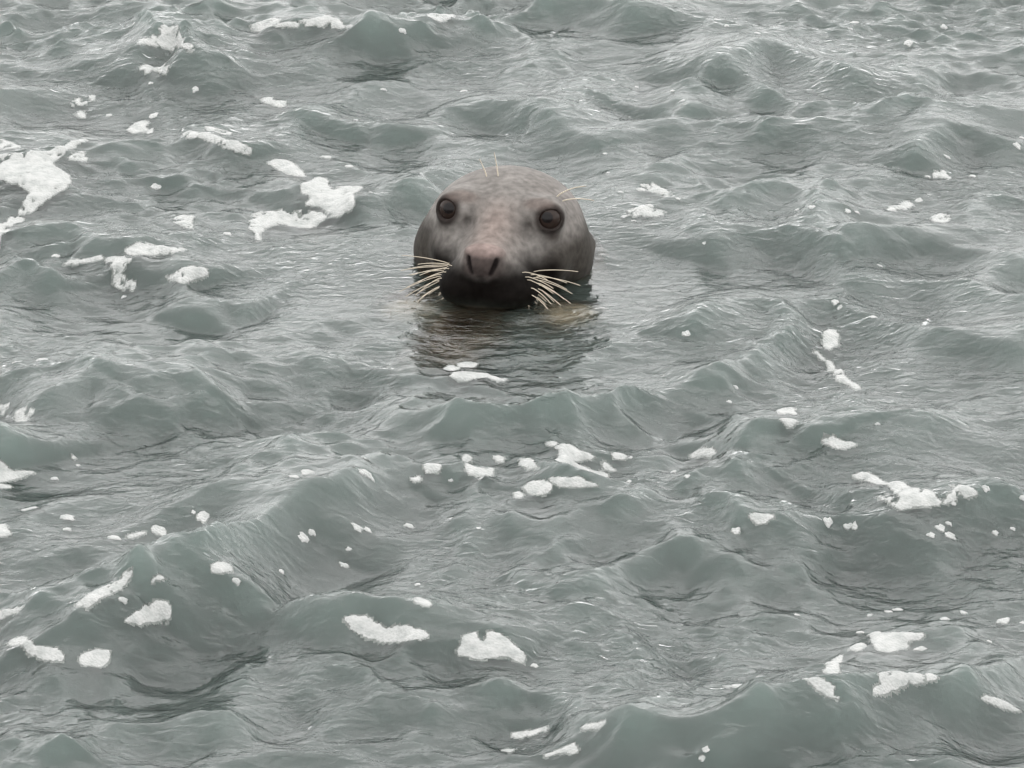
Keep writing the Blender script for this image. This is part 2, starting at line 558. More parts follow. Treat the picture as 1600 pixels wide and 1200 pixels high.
STEP = 0.0026
hv, hf = surface_nets(field,
                      naxis(-0.45, -0.165, 0.165, 0.45, STEP),
                      naxis(-0.42, -0.165, 0.10, 0.85, STEP),
                      naxis(-1.88, -0.165, 0.075, 0.10, STEP))
for _ in range(3):                              # pull the vertices onto the true surface
    e = 0.0008
    d0 = field(hv.astype(np.float32))
    g = np.stack([(field((hv + np.eye(3)[k] * e).astype(np.float32)) - field((hv - np.eye(3)[k] * e).astype(np.float32))) / (2 * e) for k in range(3)], 1)
    g2 = np.maximum((g ** 2).sum(1), 0.2)
    hv = hv - np.clip(d0 / g2, -0.002, 0.002)[:, None] * g


def to_world(p):
    return np.asarray(p) @ HM.T + HEAD_POS


# coat colours and some shade, painted by where they lie on the animal
def coat(p):
    x, y, z = p[:, 0], p[:, 1], p[:, 2]
    n = fbm(x * 28 + 5, y * 20 + z * 28, 51, 3)
    n2 = fbm(x * 11 + 9, y * 11 + z * 9, 61, 3)
    col = np.tile(np.array([0.160, 0.147, 0.137]), (len(p), 1))

    def blend(mask, c):
        nonlocal col
        mask = np.clip(mask, 0, 1)[:, None]
        col = col * (1 - mask) + np.array(c) * mask
    blend(sstep(0.45, 0.75, n2) * 0.5, (0.150, 0.135, 0.125))
    blend(sstep(0.50, 0.80, n) * 0.35, (0.260, 0.240, 0.225))
    # warmer bridge of the nose
    br = np.exp(-(x / 0.030) ** 2) * sstep(0.0, -0.07, y) * sstep(-0.055, -0.01, z)
    blend(br * 0.75, (0.215, 0.170, 0.152))
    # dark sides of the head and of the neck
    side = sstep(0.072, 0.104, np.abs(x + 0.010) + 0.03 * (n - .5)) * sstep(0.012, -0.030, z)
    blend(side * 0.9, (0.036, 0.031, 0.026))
    # dark lower muzzle fur, with the shade on muzzle and chin painted in
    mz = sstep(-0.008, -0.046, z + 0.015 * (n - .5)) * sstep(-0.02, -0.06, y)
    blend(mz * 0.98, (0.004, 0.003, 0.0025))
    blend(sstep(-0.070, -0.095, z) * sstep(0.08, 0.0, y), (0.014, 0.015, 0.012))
    # leathery nose pad
    nf = np.exp(-(x / 0.034) ** 4) * sstep(-0.130, -0.143, y) * sstep(0.006, -0.004, z) * sstep(-0.044, -0.030, z)
    blend(nf * 0.85, (0.042, 0.032, 0.030))
    nt = np.exp(-(x / 0.036) ** 4) * sstep(-0.120, -0.134, y) * sstep(-0.010, 0.000, z)
    blend(nt * 0.7, (0.240, 0.180, 0.165))
    # nostril openings are dark inside
    for s in (-1, 1):
        dd = cone(p.astype(np.float32), NOS[0] * (s, 1, 1), NOS[1] * (s, 1, 1), 0.0036, 0.0024)
        blend(sstep(0.0025, -0.0005, dd), (0.008, 0.006, 0.006))
    # dark lids, tear marks, painted brow shading
    for s, e in zip((-1, 1), EYE):
        r = np.sqrt(((p - e - eye_dir(s) * 0.018) ** 2).sum(1))
        blend(sstep(0.031, 0.021, r) * 0.95, (0.028, 0.022, 0.020))
        r2 = np.sqrt(((p - e - np.array([-s * 0.022, -0.010, -0.013])) ** 2 / np.array([2.2, 1, 0.7])).sum(1))
        blend(sstep(0.014, 0.006, r2) * 0.3, (0.045, 0.036, 0.032))
        r3 = np.sqrt(((p - e - np.array([s * 0.004, -0.004, -0.026])) ** 2 / np.array([1.6, 1, 0.5])).sum(1))
        blend(sstep(0.020, 0.008, r3) * 0.75, (0.055, 0.045, 0.040))
        r4 = np.sqrt(((p - e - np.array([-s * 0.016, -0.004, 0.022])) ** 2 / np.array([2.6, 1, 0.7])).sum(1))
        blend(sstep(0.022, 0.008, r4) * 0.7, (0.120, 0.095, 0.085))  # soft shade above the inner eye, put into the coat colour
    # pale blotched throat and chest, browned to imitate the head's reflection
    low = sstep(WL + 0.005, WL - 0.02, z)
    blend(low, (0.085, 0.045, 0.024))
    blend(low * sstep(0.54, 0.64, n2) * 0.5, (0.25, 0.17, 0.11))
    for c, r in (((0.140, -0.12, -0.105), 0.055), ((-0.115, -0.14, -0.135), 0.055)):
        blend(low * sstep(r, r * 0.5, np.sqrt(((p - np.array(c)) ** 2).sum(1))), (0.60, 0.44, 0.30))
    return col


def seal_material():
    m, n, l = new_mat("wet_seal_coat")
    out = n.new("ShaderNodeOutputMaterial")
    at = n.new("ShaderNodeAttribute"); at.attribute_name = "coat"
    tc = n.new("ShaderNodeTexCoord")
    mp = n.new("ShaderNodeMapping"); mp.inputs["Scale"].default_value = (300, 70, 160)
    l.new(tc.outputs["Object"], mp.inputs[0])
    no = n.new("ShaderNodeTexNoise"); no.inputs["Scale"].default_value = 1.0; no.inputs["Detail"].default_value = 4
    l.new(mp.outputs[0], no.inputs["Vector"])
    n2 = n.new("ShaderNodeTexNoise"); n2.inputs["Scale"].default_value = 85.0; n2.inputs["Detail"].default_value = 3
    l.new(tc.outputs["Object"], n2.inputs["Vector"])
    mr = n.new("ShaderNodeMapRange"); mr.inputs[1].default_value = 0.3; mr.inputs[2].default_value = 0.7; mr.inputs[3].default_value = 0.72; mr.inputs[4].default_value = 1.2
    l.new(n2.outputs[0], mr.inputs[0])
    mu = n.new("ShaderNodeMix"); mu.data_type = 'RGBA'; mu.blend_type = 'MULTIPLY'; mu.inputs[0].default_value = 1.0
    l.new(at.outputs["Color"], mu.inputs[6]); l.new(mr.outputs[0], mu.inputs[7])
    bp = n.new("ShaderNodeBump"); bp.inputs["Strength"].default_value = 0.35; bp.inputs["Distance"].default_value = 0.0012
    l.new(no.outputs[0], bp.inputs["Height"])
    pb = n.new("ShaderNodeBsdfPrincipled")
    pb.inputs["Roughness"].default_value = 0.55
    pb.inputs["Sheen Weight"].default_value = 0.015
    pb.inputs["Sheen Roughness"].default_value = 0.35
    pb.inputs["Specular IOR Level"].default_value = 0.025
    l.new(mu.outputs[2], pb.inputs["Base Color"]); l.new(bp.outputs[0], pb.inputs["Normal"])
    l.new(pb.outputs[0], out.inputs[0])
    return m


def simple_mat(name, col, rough, coat_w=0.0, var=0.0, scale=60.0):
    m, n, l = new_mat(name)
    out = n.new("ShaderNodeOutputMaterial"); pb = n.new("ShaderNodeBsdfPrincipled")
    tc = n.new("ShaderNodeTexCoord")
    no = n.new("ShaderNodeTexNoise"); no.inputs["Scale"].default_value = scale
    l.new(tc.outputs["Object"], no.inputs["Vector"])
    cr = n.new("ShaderNodeValToRGB")
    cr.color_ramp.elements[0].color = tuple(c * (1 - var) for c in col) + (1,)
    cr.color_ramp.elements[1].color = tuple(min(1, c * (1 + var)) for c in col) + (1,)
    l.new(no.outputs[0], cr.inputs[0]); l.new(cr.outputs[0], pb.inputs["Base Color"])
    pb.inputs["Roughness"].default_value = rough
    pb.inputs["Coat Weight"].default_value = coat_w
    pb.inputs["Specular IOR Level"].default_value = 0.16
    l.new(pb.outputs[0], out.inputs[0])
    return m


seal = bpy.data.objects.new("grey_seal", None)
C.objects.link(seal)
seal.location = HEAD_POS
seal.rotation_euler = Matrix(HM.tolist()).to_euler()
seal.empty_display_size = 0.1
tag(seal, "wet grey seal with dark muzzle and pale whiskers, head raised above the water", "seal")

M_SEAL = seal_material()
body = link_mesh("body", hv, hf, M_SEAL, seal)
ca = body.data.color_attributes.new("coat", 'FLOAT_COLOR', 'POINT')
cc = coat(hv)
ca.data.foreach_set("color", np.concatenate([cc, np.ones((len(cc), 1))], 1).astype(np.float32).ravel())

M_EYE = simple_mat("dark_eye", (0.026, 0.017, 0.014), 0.2, 0.08, 0.2, 40)
M_IRIS = simple_mat("eye_pupil", (0.008, 0.006, 0.006), 0.15, 0.08, 0.1, 40)


def uv_sphere(r, nu=28, nv=18, cap=None):
    vs_, fs = [], []
    for j in range(nv + 1):
        t = math.pi * j / nv
        for i in range(nu):
            a = 2 * math.pi * i / nu
            vs_.append((r * math.sin(t) * math.cos(a), r * math.sin(t) * math.sin(a), r * math.cos(t)))
    for j in range(nv):
        for i in range(nu):
            fs.append((j * nu + i, (j + 1) * nu + i, (j + 1) * nu + (i + 1) % nu, j * nu + (i + 1) % nu))
    return np.array(vs_), np.array(fs)


for s, e in zip((-1, 1), EYE):
    v, f = uv_sphere(EYE_R)
    eye = link_mesh("eye", v, f, M_EYE, seal)
    eye.location = e
    # pupil: a shallow cap proud of the ball, facing the camera
    d = np.array([s * 0.12, -1.0, 0.30]); d /= np.linalg.norm(d)
    q = Vector(d).to_track_quat('Z', 'Y').to_matrix()
    nu, nr = 24, 5
    vs_, fs = [], []
    for j in range(nr + 1):
        t = 0.42 * j / nr
        for i in range(nu):
            a = 2 * math.pi * i / nu
            rr = EYE_R + 0.0004 * (1 - (j / nr) ** 4) - 0.00005
            vs_.append(q @ Vector((rr * math.sin(t) * math.cos(a), rr * math.sin(t) * math.sin(a), rr * math.cos(t))))
    for j in range(nr):
        for i in range(nu):
            fs.append((j * nu + i, (j + 1) * nu + i, (j + 1) * nu + (i + 1) % nu, j * nu + (i + 1) % nu))
    link_mesh("pupil", np.array([tuple(x) for x in vs_]), np.array(fs), M_IRIS, eye)

M_WHISK = simple_mat("whisker_keratin", (0.62, 0.54, 0.43), 0.35, 0.0, 0.15, 30)


def tube(pts, r0, r1, sides=6):
    pts = [Vector(p) for p in pts]
    vs_, fs = [], []
    n = len(pts)
    for i, p in enumerate(pts):
        t = (pts[min(i + 1, n - 1)] - pts[max(i - 1, 0)]).normalized()
        a = t.cross(Vector((0.3, 0.9, 0.2))).normalized(); b = t.cross(a)
        r = r0 + (r1 - r0) * i / (n - 1)
        for k in range(sides):
            w = 2 * math.pi * k / sides
            vs_.append(p + a * (r * math.cos(w)) + b * (r * math.sin(w)))
    for i in range(n - 1):
        for k in range(sides):
            fs.append((i * sides + k, i * sides + (k + 1) % sides, (i + 1) * sides + (k + 1) % sides, (i + 1) * sides + k))
    return np.array([tuple(v) for v in vs_]), np.array(fs)


def on_skin(p):
    p = np.array(p, float)
    for _ in range(12):
        e = 0.001
        d0 = float(field(p[None].astype(np.float32))[0])
        g = np.array([float(field((p + np.eye(3)[k] * e)[None].astype(np.float32))[0] - field((p - np.eye(3)[k] * e)[None].astype(np.float32))[0]) / (2 * e) for k in range(3)])
        p = p - d0 * g / max((g ** 2).sum(), .2)
    return p, g / max(np.linalg.norm(g), 1e-6)


R = random.Random(5)


def whisker(root, direction, length, droop, r0=0.0012, r1=0.0005, n=9):
    p, g = on_skin(root)
    d = np.array(direction, float); d /= np.linalg.norm(d)
    dr = np.array(droop, float)
    pts = [p - g * 0.003]
    for i in range(1, n):
        t = i / (n - 1)
        pts.append(p + d * length * t + dr * t * t)
    v, f = tube(pts, r0, r1)
    return link_mesh("whisker", v, f, M_WHISK, seal)


for s in (-1, 1):
    for ring in range(3):
        for i in range(7):
            t = (i + 0.5 * (ring % 2)) / 6.5
            root = (s * (0.052 + 0.010 * ring + 0.006 * math.sin(math.pi * t)), -0.112 + 0.014 * ring, -0.040 - 0.050 * t + R.uniform(-.0015, .0015))
            ang = math.radians(10 - 58 * t + R.uniform(-5, 5))
            length = 0.046 + 0.010 * ring + R.uniform(-.006, .012) - 0.014 * t
            whisker(root, (s * math.cos(ang), -0.30 + 0.08 * ring + R.uniform(-.05, .05), math.sin(ang)), length,
                    (0, -0.003, -0.006 - R.uniform(0, .005)), r0=0.00072, r1=0.00045)
for root, d, L, dr in (((-0.040, 0.045, 0.060), (-0.30, -0.15, 1), 0.030, (-0.003, 0, 0.0)),
                       ((-0.022, 0.045, 0.062), (-0.12, -0.1, 1), 0.040, (-0.002, 0, 0)),
                       ((0.082, 0.045, 0.056), (0.75, -0.1, 0.75), 0.050, (0.012, 0, -0.012)),
                       ((0.094, 0.040, 0.050), (0.80, -0.1, 0.45), 0.046, (0.014, 0, -0.014))):
    whisker(root, d, L, dr, 0.0010, 0.0006)

# ------------------------------------------------------------------ foam
def lagrange(px, py):
    """rest position whose displaced point is seen at the photo pixel"""
    px, py = np.asarray(px, float), np.asarray(py, float)
    x, y = unproject(px, py, 0.0)
    for _ in range(7):
        dx, dy, dz = waves(x, y)
        d = _F[None] + ((px - 800) / FPX)[:, None] * _R + ((600 - py) / FPX)[:, None] * _U
        t = (dz - CAM[2]) / d[:, 2]
        tx, ty = CAM[0] + t * d[:, 0], CAM[1] + t * d[:, 1]
        x = x + 0.6 * (tx - dx - x); y = y + 0.6 * (ty - dy - y)
    return x, y


def poly_sd(x, y, P):
    best = np.full(x.shape, 1e9); inside = np.zeros(x.shape, bool)
    n = len(P)
    for i in range(n):
        a, b = P[i], P[(i + 1) % n]
        e = b - a; L2 = max(e @ e, 1e-12)
        t = np.clip(((x - a[0]) * e[0] + (y - a[1]) * e[1]) / L2, 0, 1)
        best = np.minimum(best, np.hypot(x - a[0] - t * e[0], y - a[1] - t * e[1]))
        c = (a[1] > y) != (b[1] > y)
        xi = a[0] + (y - a[1]) / (e[1] if abs(e[1]) > 1e-12 else 1e-12) * e[0]
        inside ^= c & (x < xi)
    return np.where(inside, best, -best)


_fcount = [0]


def foam_patch(label, pts, T=0.006, lace=0.0, group=None, holes=()):
    _fcount[0] += 1
    T = T * 0.42
    sd0 = _fcount[0]
    a = np.array(pts, float)
    # lay the outline out on the water around its middle, allowing for the slope it floats on
    c = (a.min(0) + a.max(0)) / 2
    qx, qy = lagrange([c[0]], [c[1]])
    qx, qy = qx[0], qy[0]
    hw = 0.05
    sl = (waves(np.array([qx]), np.array([qy + hw]))[2] - waves(np.array([qx]), np.array([qy - hw]))[2])[0] / (2 * hw)
    dc = math.hypot(qy - CAM[1], CAM[2]); sdep, cdep = CAM[2] / dc, (qy - CAM[1]) / dc
    vis = np.clip(sdep + sl * cdep, 0.75 * sdep, 1.9 * sdep)
    X = qx + (a[:, 0] - c[0]) * dc / FPX
    Y = qy - (a[:, 1] - c[1]) * dc / FPX / vis
    X0, Y0 = X.copy(), Y.copy()
    lim = 0.5 * (Y0.max() - Y0.min()) + 0.01
    for _ in range(7):                          # let the outline settle into the hollows and over the humps
        dx, dy, dz = waves(X, Y)
        v_ = np.stack([X + dx, Y + dy, dz], 1) - CAM
        w_ = v_ @ _F
        ex = a[:, 0] - (800 + FPX * (v_ @ _R) / w_); ey = a[:, 1] - (600 - FPX * (v_ @ _U) / w_)
        X = np.clip(X + 0.6 * ex * dc / FPX, X0 - 0.03, X0 + 0.03)
        Y = np.clip(Y - 0.45 * ey * dc / FPX / vis, Y0 - lim, Y0 + lim)
    to_rest = lambda px_, py_: (qx + (px_ - c[0]) * dc / FPX, qy - (py_ - c[1]) * dc / FPX / vis)
    P = _catmull(np.vstack([np.stack([X, Y], 1), [[X[0], Y[0]]]]), 4)[:-1]
    st = 0.0026
    xs = np.arange(P[:, 0].min() - .012, P[:, 0].max() + .012, st); ys = np.arange(P[:, 1].min() - .016, P[:, 1].max() + .016, st * 1.3)
    gx, gy = np.meshgrid(xs, ys); sh = gx.shape
    x, y = gx.ravel(), gy.ravel()
    s = poly_sd(x, y, P)
    for hx, hy, hr in holes:
        ux, uy = to_rest(hx, hy)
        s = np.minimum(s, np.hypot((x - ux), (y - uy) * .45) - hr / 1000.0)
    s = s + 0.0015 + 0.008 * (fbm(x * 45, y * 30, sd0, 3) - 0.5) + 0.003 * (fbm(x * 190, y * 150, sd0 + 7, 2) - .5)
    if lace > 0:
        nz = fbm(x * 75, y * 45, sd0 + 13, 4)
        thr = 0.28 + lace * 0.45
        s = np.minimum(s, (nz - thr) * 0.055 + 0.25 * s)
    th = np.where(s > 0, T * (1 - np.exp(-s / (T * 1.1))), s * 0.9) - 0.0006
    th = th + (s > 0) * 0.0011 * (fbm(x * 120, y * 90, sd0 + 3, 3) - 0.4)
    th = np.maximum(th, -0.0009)
    dx, dy, dz = waves(x, y, np.full(x.shape, 0.0055))
    V = np.stack([x + dx, y + dy, dz + th], 1)
    id_ = np.arange(len(x)).reshape(sh)
    q = np.stack([id_[:-1, :-1], id_[:-1, 1:], id_[1:, 1:], id_[1:, :-1]], -1).reshape(-1, 4)
    keep = (th[q] > -0.0006).any(1)
    # keep the one connected island of foam
    cells = set(map(tuple, np.argwhere(keep.reshape(sh[0] - 1, sh[1] - 1))))
    best = []
    while cells:
        st_ = [cells.pop()]; comp = [st_[0]]
        while st_:
            i, j = st_.pop()
            for nb in ((i + di, j + dj) for di in (-1, 0, 1) for dj in (-1, 0, 1)):
                if nb in cells:
                    cells.remove(nb); st_.append(nb); comp.append(nb)
        if len(comp) > len(best):
            best = comp
    if not best:
        return None
    bi = np.array(best)
    q = q[np.sort(bi[:, 0] * (sh[1] - 1) + bi[:, 1])]
    if len(q) < 4:
        return None
    used = np.unique(q); mp = np.full(len(x), -1); mp[used] = np.arange(len(used))
    o = link_mesh("foam_patch", V[used], mp[q], M_FOAM, loc=V[used].mean(0))
    tag(o, label, "foam", group)
    return o


FP = foam_patch
FP("broad white foam streak forking beside two small foam islands", [(-12, 240), (40, 238), (82, 231), (103, 221), (138, 205), (128, 216), (104, 231), (90, 246), (82, 256), (100, 268), (109, 279), (102, 291), (86, 303), (68, 314), (50, 330), (32, 348), (14, 370), (-12, 392), (-12, 362), (16, 342), (33, 326), (40, 312), (46, 300), (30, 290), (12, 284), (-12, 280)], .008, .22)
FP("short curled foam tongue just off the broad forking streak", [(84, 256), (100, 250), (113, 243), (117, 237), (130, 236), (134, 243), (132, 250), (120, 250), (108, 250), (96, 254), (86, 258)], .005, .1)
FP("triangular cap of white foam on a steep peaked wave", [(215, 70), (228, 60), (245, 48), (262, 42), (272, 41), (280, 52), (288, 68), (300, 82), (302, 88), (290, 86), (272, 78), (255, 74), (238, 70)], .006, .25)
FP("thin ragged foam strip on the slope under the triangular foam cap", [(218, 105), (235, 101), (252, 103), (268, 112), (262, 117), (245, 114), (228, 116), (220, 113)], .004, .4)
FP("small pointed foam patch beside the foam ribbon on the wave shoulder", [(198, 203), (212, 192), (228, 190), (238, 200), (238, 210), (222, 207), (205, 206)], .005, .15)
FP("long narrow foam ribbon sloping down a wave shoulder", [(285, 208), (300, 204), (315, 207), (335, 212), (355, 218), (378, 226), (391, 233), (390, 240), (376, 238), (360, 231), (340, 226), (325, 218), (310, 214), (290, 214)], .006, .15)
FP("faint foam sliver lying along the sloping foam ribbon", [(320, 198), (335, 200), (350, 205), (360, 208), (345, 209), (325, 205)], .004, .3)
FP("long white foam crest with one pointed hump, far behind the seal", [(392, 26), (420, 25), (445, 32), (470, 32), (495, 28), (508, 22), (518, 20), (530, 30), (542, 38), (555, 42), (540, 43), (515, 42), (490, 40), (460, 42), (430, 42), (405, 38)], .007, .2)
FP("small oval foam ring with a dark bubble hole in it", [(407, 155), (418, 152), (432, 153), (445, 157), (453, 163), (440, 166), (425, 163), (412, 159)], .005, .3)
FP("solid leaf shaped foam patch behind the large ragged foam sheet", [(420, 254), (432, 249), (448, 250), (460, 257), (470, 265), (476, 275), (468, 275), (450, 272), (438, 266), (428, 260)], .006)
FP("large ragged white foam sheet beside the grey seal's head", [(472, 290), (480, 285), (495, 278), (510, 283), (512, 292), (535, 292), (563, 292), (560, 297), (548, 305), (553, 315), (548, 325), (540, 332), (528, 337), (515, 335), (505, 325), (490, 320), (478, 318), (485, 308), (474, 300)], .007, .12)
FP("hooked foam sheet with a pointed tail, next to the large ragged sheet", [(390, 345), (402, 333), (425, 330), (455, 327), (480, 328), (500, 333), (512, 340), (498, 348), (482, 356), (460, 355), (445, 350), (425, 352), (415, 355), (410, 362), (404, 375), (398, 365), (390, 355)], .006, .25)
FP("smooth tapering foam wedge on a wave top above the lacy foam", [(195, 392), (205, 384), (225, 379), (245, 383), (265, 387), (288, 388), (275, 393), (250, 395), (225, 397), (205, 397)], .006, .1)
FP("lacy T shaped foam patch hanging over a wave face", [(160, 402), (178, 400), (200, 402), (204, 408), (197, 418), (190, 426), (180, 430), (174, 432), (176, 422), (170, 412), (162, 408)], .006, .3)
FP("bubbly oblong foam island just below the lacy T shaped foam", [(178, 432), (186, 430), (196, 437), (210, 440), (214, 449), (205, 453), (190, 452), (180, 446)], .006, .25)
FP("lacy curl of foam between the smooth wedge and the hooked foam sheet", [(273, 340), (285, 336), (300, 339), (303, 345), (300, 355), (308, 370), (300, 376), (292, 366), (288, 355), (278, 349)], .005, .35)
FP("thin straight foam line leading to the lacy T shaped foam", [(100, 410), (120, 407), (140, 404), (158, 401), (158, 405), (135, 409), (105, 413)], .004, .1)
FP("bubbly foam patch with a thin trailing tail on a dark wave face", [(275, 425), (285, 418), (300, 416), (315, 419), (323, 423), (315, 430), (300, 437), (285, 441), (272, 436), (262, 432), (270, 430)], .006, .28)
FP("small foam ring fragment behind the broad forking streak", [(110, 165), (118, 157), (130, 152), (148, 149), (145, 155), (132, 162), (120, 166)], .005, .35)
FP("little round foam blob behind the broad forking streak", [(118, 178), (126, 172), (135, 176), (132, 183), (122, 183)], .005, .1)
FP("faint foam smear just behind the broad forking streak", [(-8, 215), (10, 220), (25, 226), (35, 231), (20, 233), (-8, 233)], .004, .4)
FP("pointed white foam wedge on the slope of a dark green wave", [(-8, 715), (0, 720), (12, 730), (25, 736), (50, 736), (52, 741), (35, 745), (15, 750), (-8, 754)], .006)
FP("thin foam sliver just below the pointed white foam wedge", [(-8, 756), (10, 757), (18, 760), (12, 763), (-8, 762)], .004)
FP("blunt foam clump a little in front of the pointed white foam wedge", [(-8, 818), (8, 820), (12, 827), (18, 835), (8, 838), (-8, 836)], .006)
FP("narrow slanting foam sliver behind the long diagonal wave crest", [(200, 838), (212, 833), (226, 830), (228, 834), (215, 838), (204, 841)], .004)
FP("long ribbon of foam lining the long diagonal wave crest", [(55, 958), (70, 950), (90, 946), (115, 944), (132, 935), (140, 928), (155, 920), (175, 913), (190, 902), (200, 896), (208, 893), (198, 906), (185, 920), (165, 932), (145, 942), (120, 950), (90, 956), (70, 962)], .005, .25)
FP("short foam ribbon at the low end of the long diagonal crest", [(-8, 958), (10, 952), (35, 949), (30, 955), (12, 960), (-8, 967)], .005)
FP("smooth drop shaped foam patch with a tapered tail", [(196, 968), (205, 962), (218, 955), (230, 948), (245, 945), (258, 946), (265, 954), (262, 962), (250, 967), (230, 970), (205, 972)], .006)
FP("tadpole shaped foam patch with a crooked thin tail", [(14, 1002), (22, 997), (38, 997), (48, 1002), (52, 1010), (70, 1010), (88, 1014), (97, 1022), (100, 1029), (92, 1033), (72, 1032), (58, 1025), (45, 1018), (36, 1008), (20, 1004)], .006)
FP("compact shell shaped foam patch beside the tadpole shaped foam", [(125, 1033), (132, 1024), (145, 1019), (160, 1017), (170, 1018), (168, 1030), (162, 1041), (145, 1041), (130, 1040)], .006)
FP("compact oval foam blob on the face of the diagonal wave", [(330, 887), (340, 880), (350, 879), (360, 883), (358, 890), (345, 894), (333, 892)], .006)
FP("thin foam smear near the drop shaped foam patch", [(232, 906), (242, 901), (255, 900), (252, 905), (240, 909)], .004, .2)
FP("long sausage shaped foam patch bent at one end", [(527, 967), (540, 963), (565, 963), (578, 968), (585, 975), (597, 981), (615, 984), (640, 982), (660, 984), (668, 991), (665, 998), (650, 1001), (625, 1002), (600, 1002), (580, 997), (562, 990), (548, 980), (538, 972)], .007)
FP("hat shaped foam patch with a small notch in its top", [(716, 1018), (724, 1005), (728, 993), (740, 989), (760, 987), (782, 990), (792, 998), (803, 1010), (815, 1020), (820, 1030), (815, 1034), (800, 1029), (780, 1026), (760, 1027), (735, 1024), (720, 1022)], .007, 0, None, ((755, 998, 7),))
FP("short foam stroke behind the bent sausage shaped foam patch", [(645, 938), (655, 936), (668, 940), (674, 945), (665, 947), (650, 943)], .005)
GC = "small foam patches floating in front of the seal"
FP("largest foam patch in front of the seal, curled like a hook", [(866, 700), (873, 697), (885, 695), (897, 698), (905, 705), (918, 708), (928, 713), (920, 717), (902, 718), (896, 722), (910, 729), (925, 734), (940, 738), (948, 742), (942, 747), (925, 741), (905, 734), (890, 729), (875, 728), (868, 720), (872, 710)], .006, 0, GC)
FP("narrow foam fragment at the open end of the hook shaped foam", [(940, 720), (946, 719), (955, 728), (962, 735), (950, 735), (942, 731)], .005, 0, GC)
FP("long flat foam patch just below the hook shaped foam", [(860, 748), (868, 747), (885, 747), (905, 747), (915, 752), (930, 758), (915, 760), (890, 759), (870, 758)], .005, 0, GC)
FP("rounded oval foam patch beside the long flat foam patch", [(820, 758), (828, 752), (840, 751), (855, 754), (861, 762), (855, 769), (840, 772), (826, 770), (820, 764)], .007, 0, GC)
FP("slanting oblong foam patch on the far side of the rounded oval from the hook", [(724, 727), (730, 725), (745, 730), (760, 733), (768, 735), (762, 743), (745, 744), (732, 740), (726, 733)], .006, 0, GC)
FP("slanting foam patch between the hook shaped foam and the oblong one", [(810, 717), (818, 716), (830, 719), (838, 726), (842, 732), (832, 733), (818, 728)], .006, 0, GC)
for q in ([(771, 713), (780, 711), (787, 717), (785, 722), (776, 719)], [(665, 729), (673, 723), (683, 725), (687, 730), (680, 737), (670, 736)],
          [(852, 690), (860, 689), (871, 691), (868, 696), (856, 697)], [(803, 769), (812, 768), (817, 772), (812, 777), (804, 776)],
          [(722, 712), (728, 709), (735, 714), (731, 721), (723, 719)], [(642, 747), (655, 745), (655, 750), (645, 752)],
          [(958, 709), (970, 708), (976, 714), (968, 717), (958, 713)], [(612, 715), (625, 713), (635, 716), (625, 719), (614, 718)]):
    FP("tiny foam blob around the hook shaped foam in front of the seal", q, .005, 0, "tiny foam blobs around the hook shaped foam")
FP("white foam sliver with a thin tail on the seal's dark reflection", [(703, 588), (712, 581), (735, 580), (755, 583), (768, 587), (780, 591), (789, 592), (785, 595), (770, 593), (755, 590), (735, 593), (715, 595)], .006)
for q in ([(718, 571), (728, 566), (742, 569), (738, 574), (725, 574)], [(691, 575), (705, 571), (718, 574), (710, 578), (698, 578)]):
    FP("tiny foam dash beside the white sliver on the seal's reflection", q, .005, 0, "tiny foam dashes on the seal's reflection")
FP("big ragged spearhead shaped foam sheet with a dark gap in it", [(1336, 743), (1345, 740), (1365, 744), (1395, 751), (1412, 756), (1425, 763), (1445, 764), (1460, 768), (1480, 760), (1500, 758), (1520, 763), (1528, 770), (1520, 776), (1500, 780), (1475, 787), (1450, 790), (1425, 792), (1410, 795), (1400, 790), (1405, 780), (1408, 772), (1395, 763), (1370, 752)], .007, 0.05, None, ((1474, 774, 10), (1488, 769, 9), (1440, 770, 5)))
FP("lacy foam fringe along the edge of the spearhead foam sheet", [(1372, 764), (1380, 768), (1390, 776), (1397, 785), (1402, 792), (1394, 788), (1385, 780), (1376, 772)], .005, .25)
FP("smooth lens shaped foam patch on the slope above the spearhead foam", [(1284, 688), (1295, 685), (1310, 686), (1325, 691), (1336, 695), (1328, 699), (1312, 701), (1298, 698), (1288, 693)], .006)
FP("upright oval foam patch on a steep grey wave", [(1284, 535), (1287, 522), (1295, 515), (1305, 516), (1309, 525), (1307, 537), (1298, 544), (1289, 543)], .006)
FP("thin slanting foam streak running down from the upright oval foam", [(1270, 548), (1278, 548), (1290, 560), (1305, 575), (1320, 587), (1335, 597), (1343, 605), (1335, 609), (1322, 600), (1305, 588), (1288, 572)], .005, .25)
FP("small wedge of foam between the hook shaped foam and the lens shaped patch", [(1083, 709), (1092, 704), (1105, 703), (1117, 706), (1112, 711), (1095, 713), (1084, 715)], .006)
FP("short foam bar with a notched end over a dark hollow", [(1170, 806), (1185, 803), (1205, 804), (1212, 808), (1200, 812), (1188, 815), (1175, 810)], .005)
FP("broken foam bits riding the broken ripple behind the lens shaped foam", [(1213, 640), (1230, 637), (1248, 640), (1250, 646), (1232, 648), (1216, 645)], .005, .25)
FP("foam clot just in front of the broken foam bits", [(1220, 660), (1232, 658), (1243, 664), (1235, 668), (1222, 665)], .005)
FP("shield shaped foam patch with a ragged flat upper edge", [(1355, 989), (1368, 984), (1378, 989), (1395, 988), (1415, 989), (1430, 991), (1441, 990), (1440, 997), (1425, 998), (1416, 1001), (1414, 1011), (1400, 1015), (1382, 1018), (1370, 1014), (1366, 1004), (1362, 996)], .006)
FP("small oval foam islet just off the shield shaped patch", [(1326, 1014), (1335, 1007), (1345, 1005), (1352, 1008), (1348, 1013), (1338, 1017)], .005)
FP("teardrop foam patch standing on end beside the shield shaped patch", [(1287, 1050), (1292, 1040), (1300, 1031), (1308, 1028), (1313, 1028), (1311, 1040), (1309, 1052), (1298, 1053)], .006)
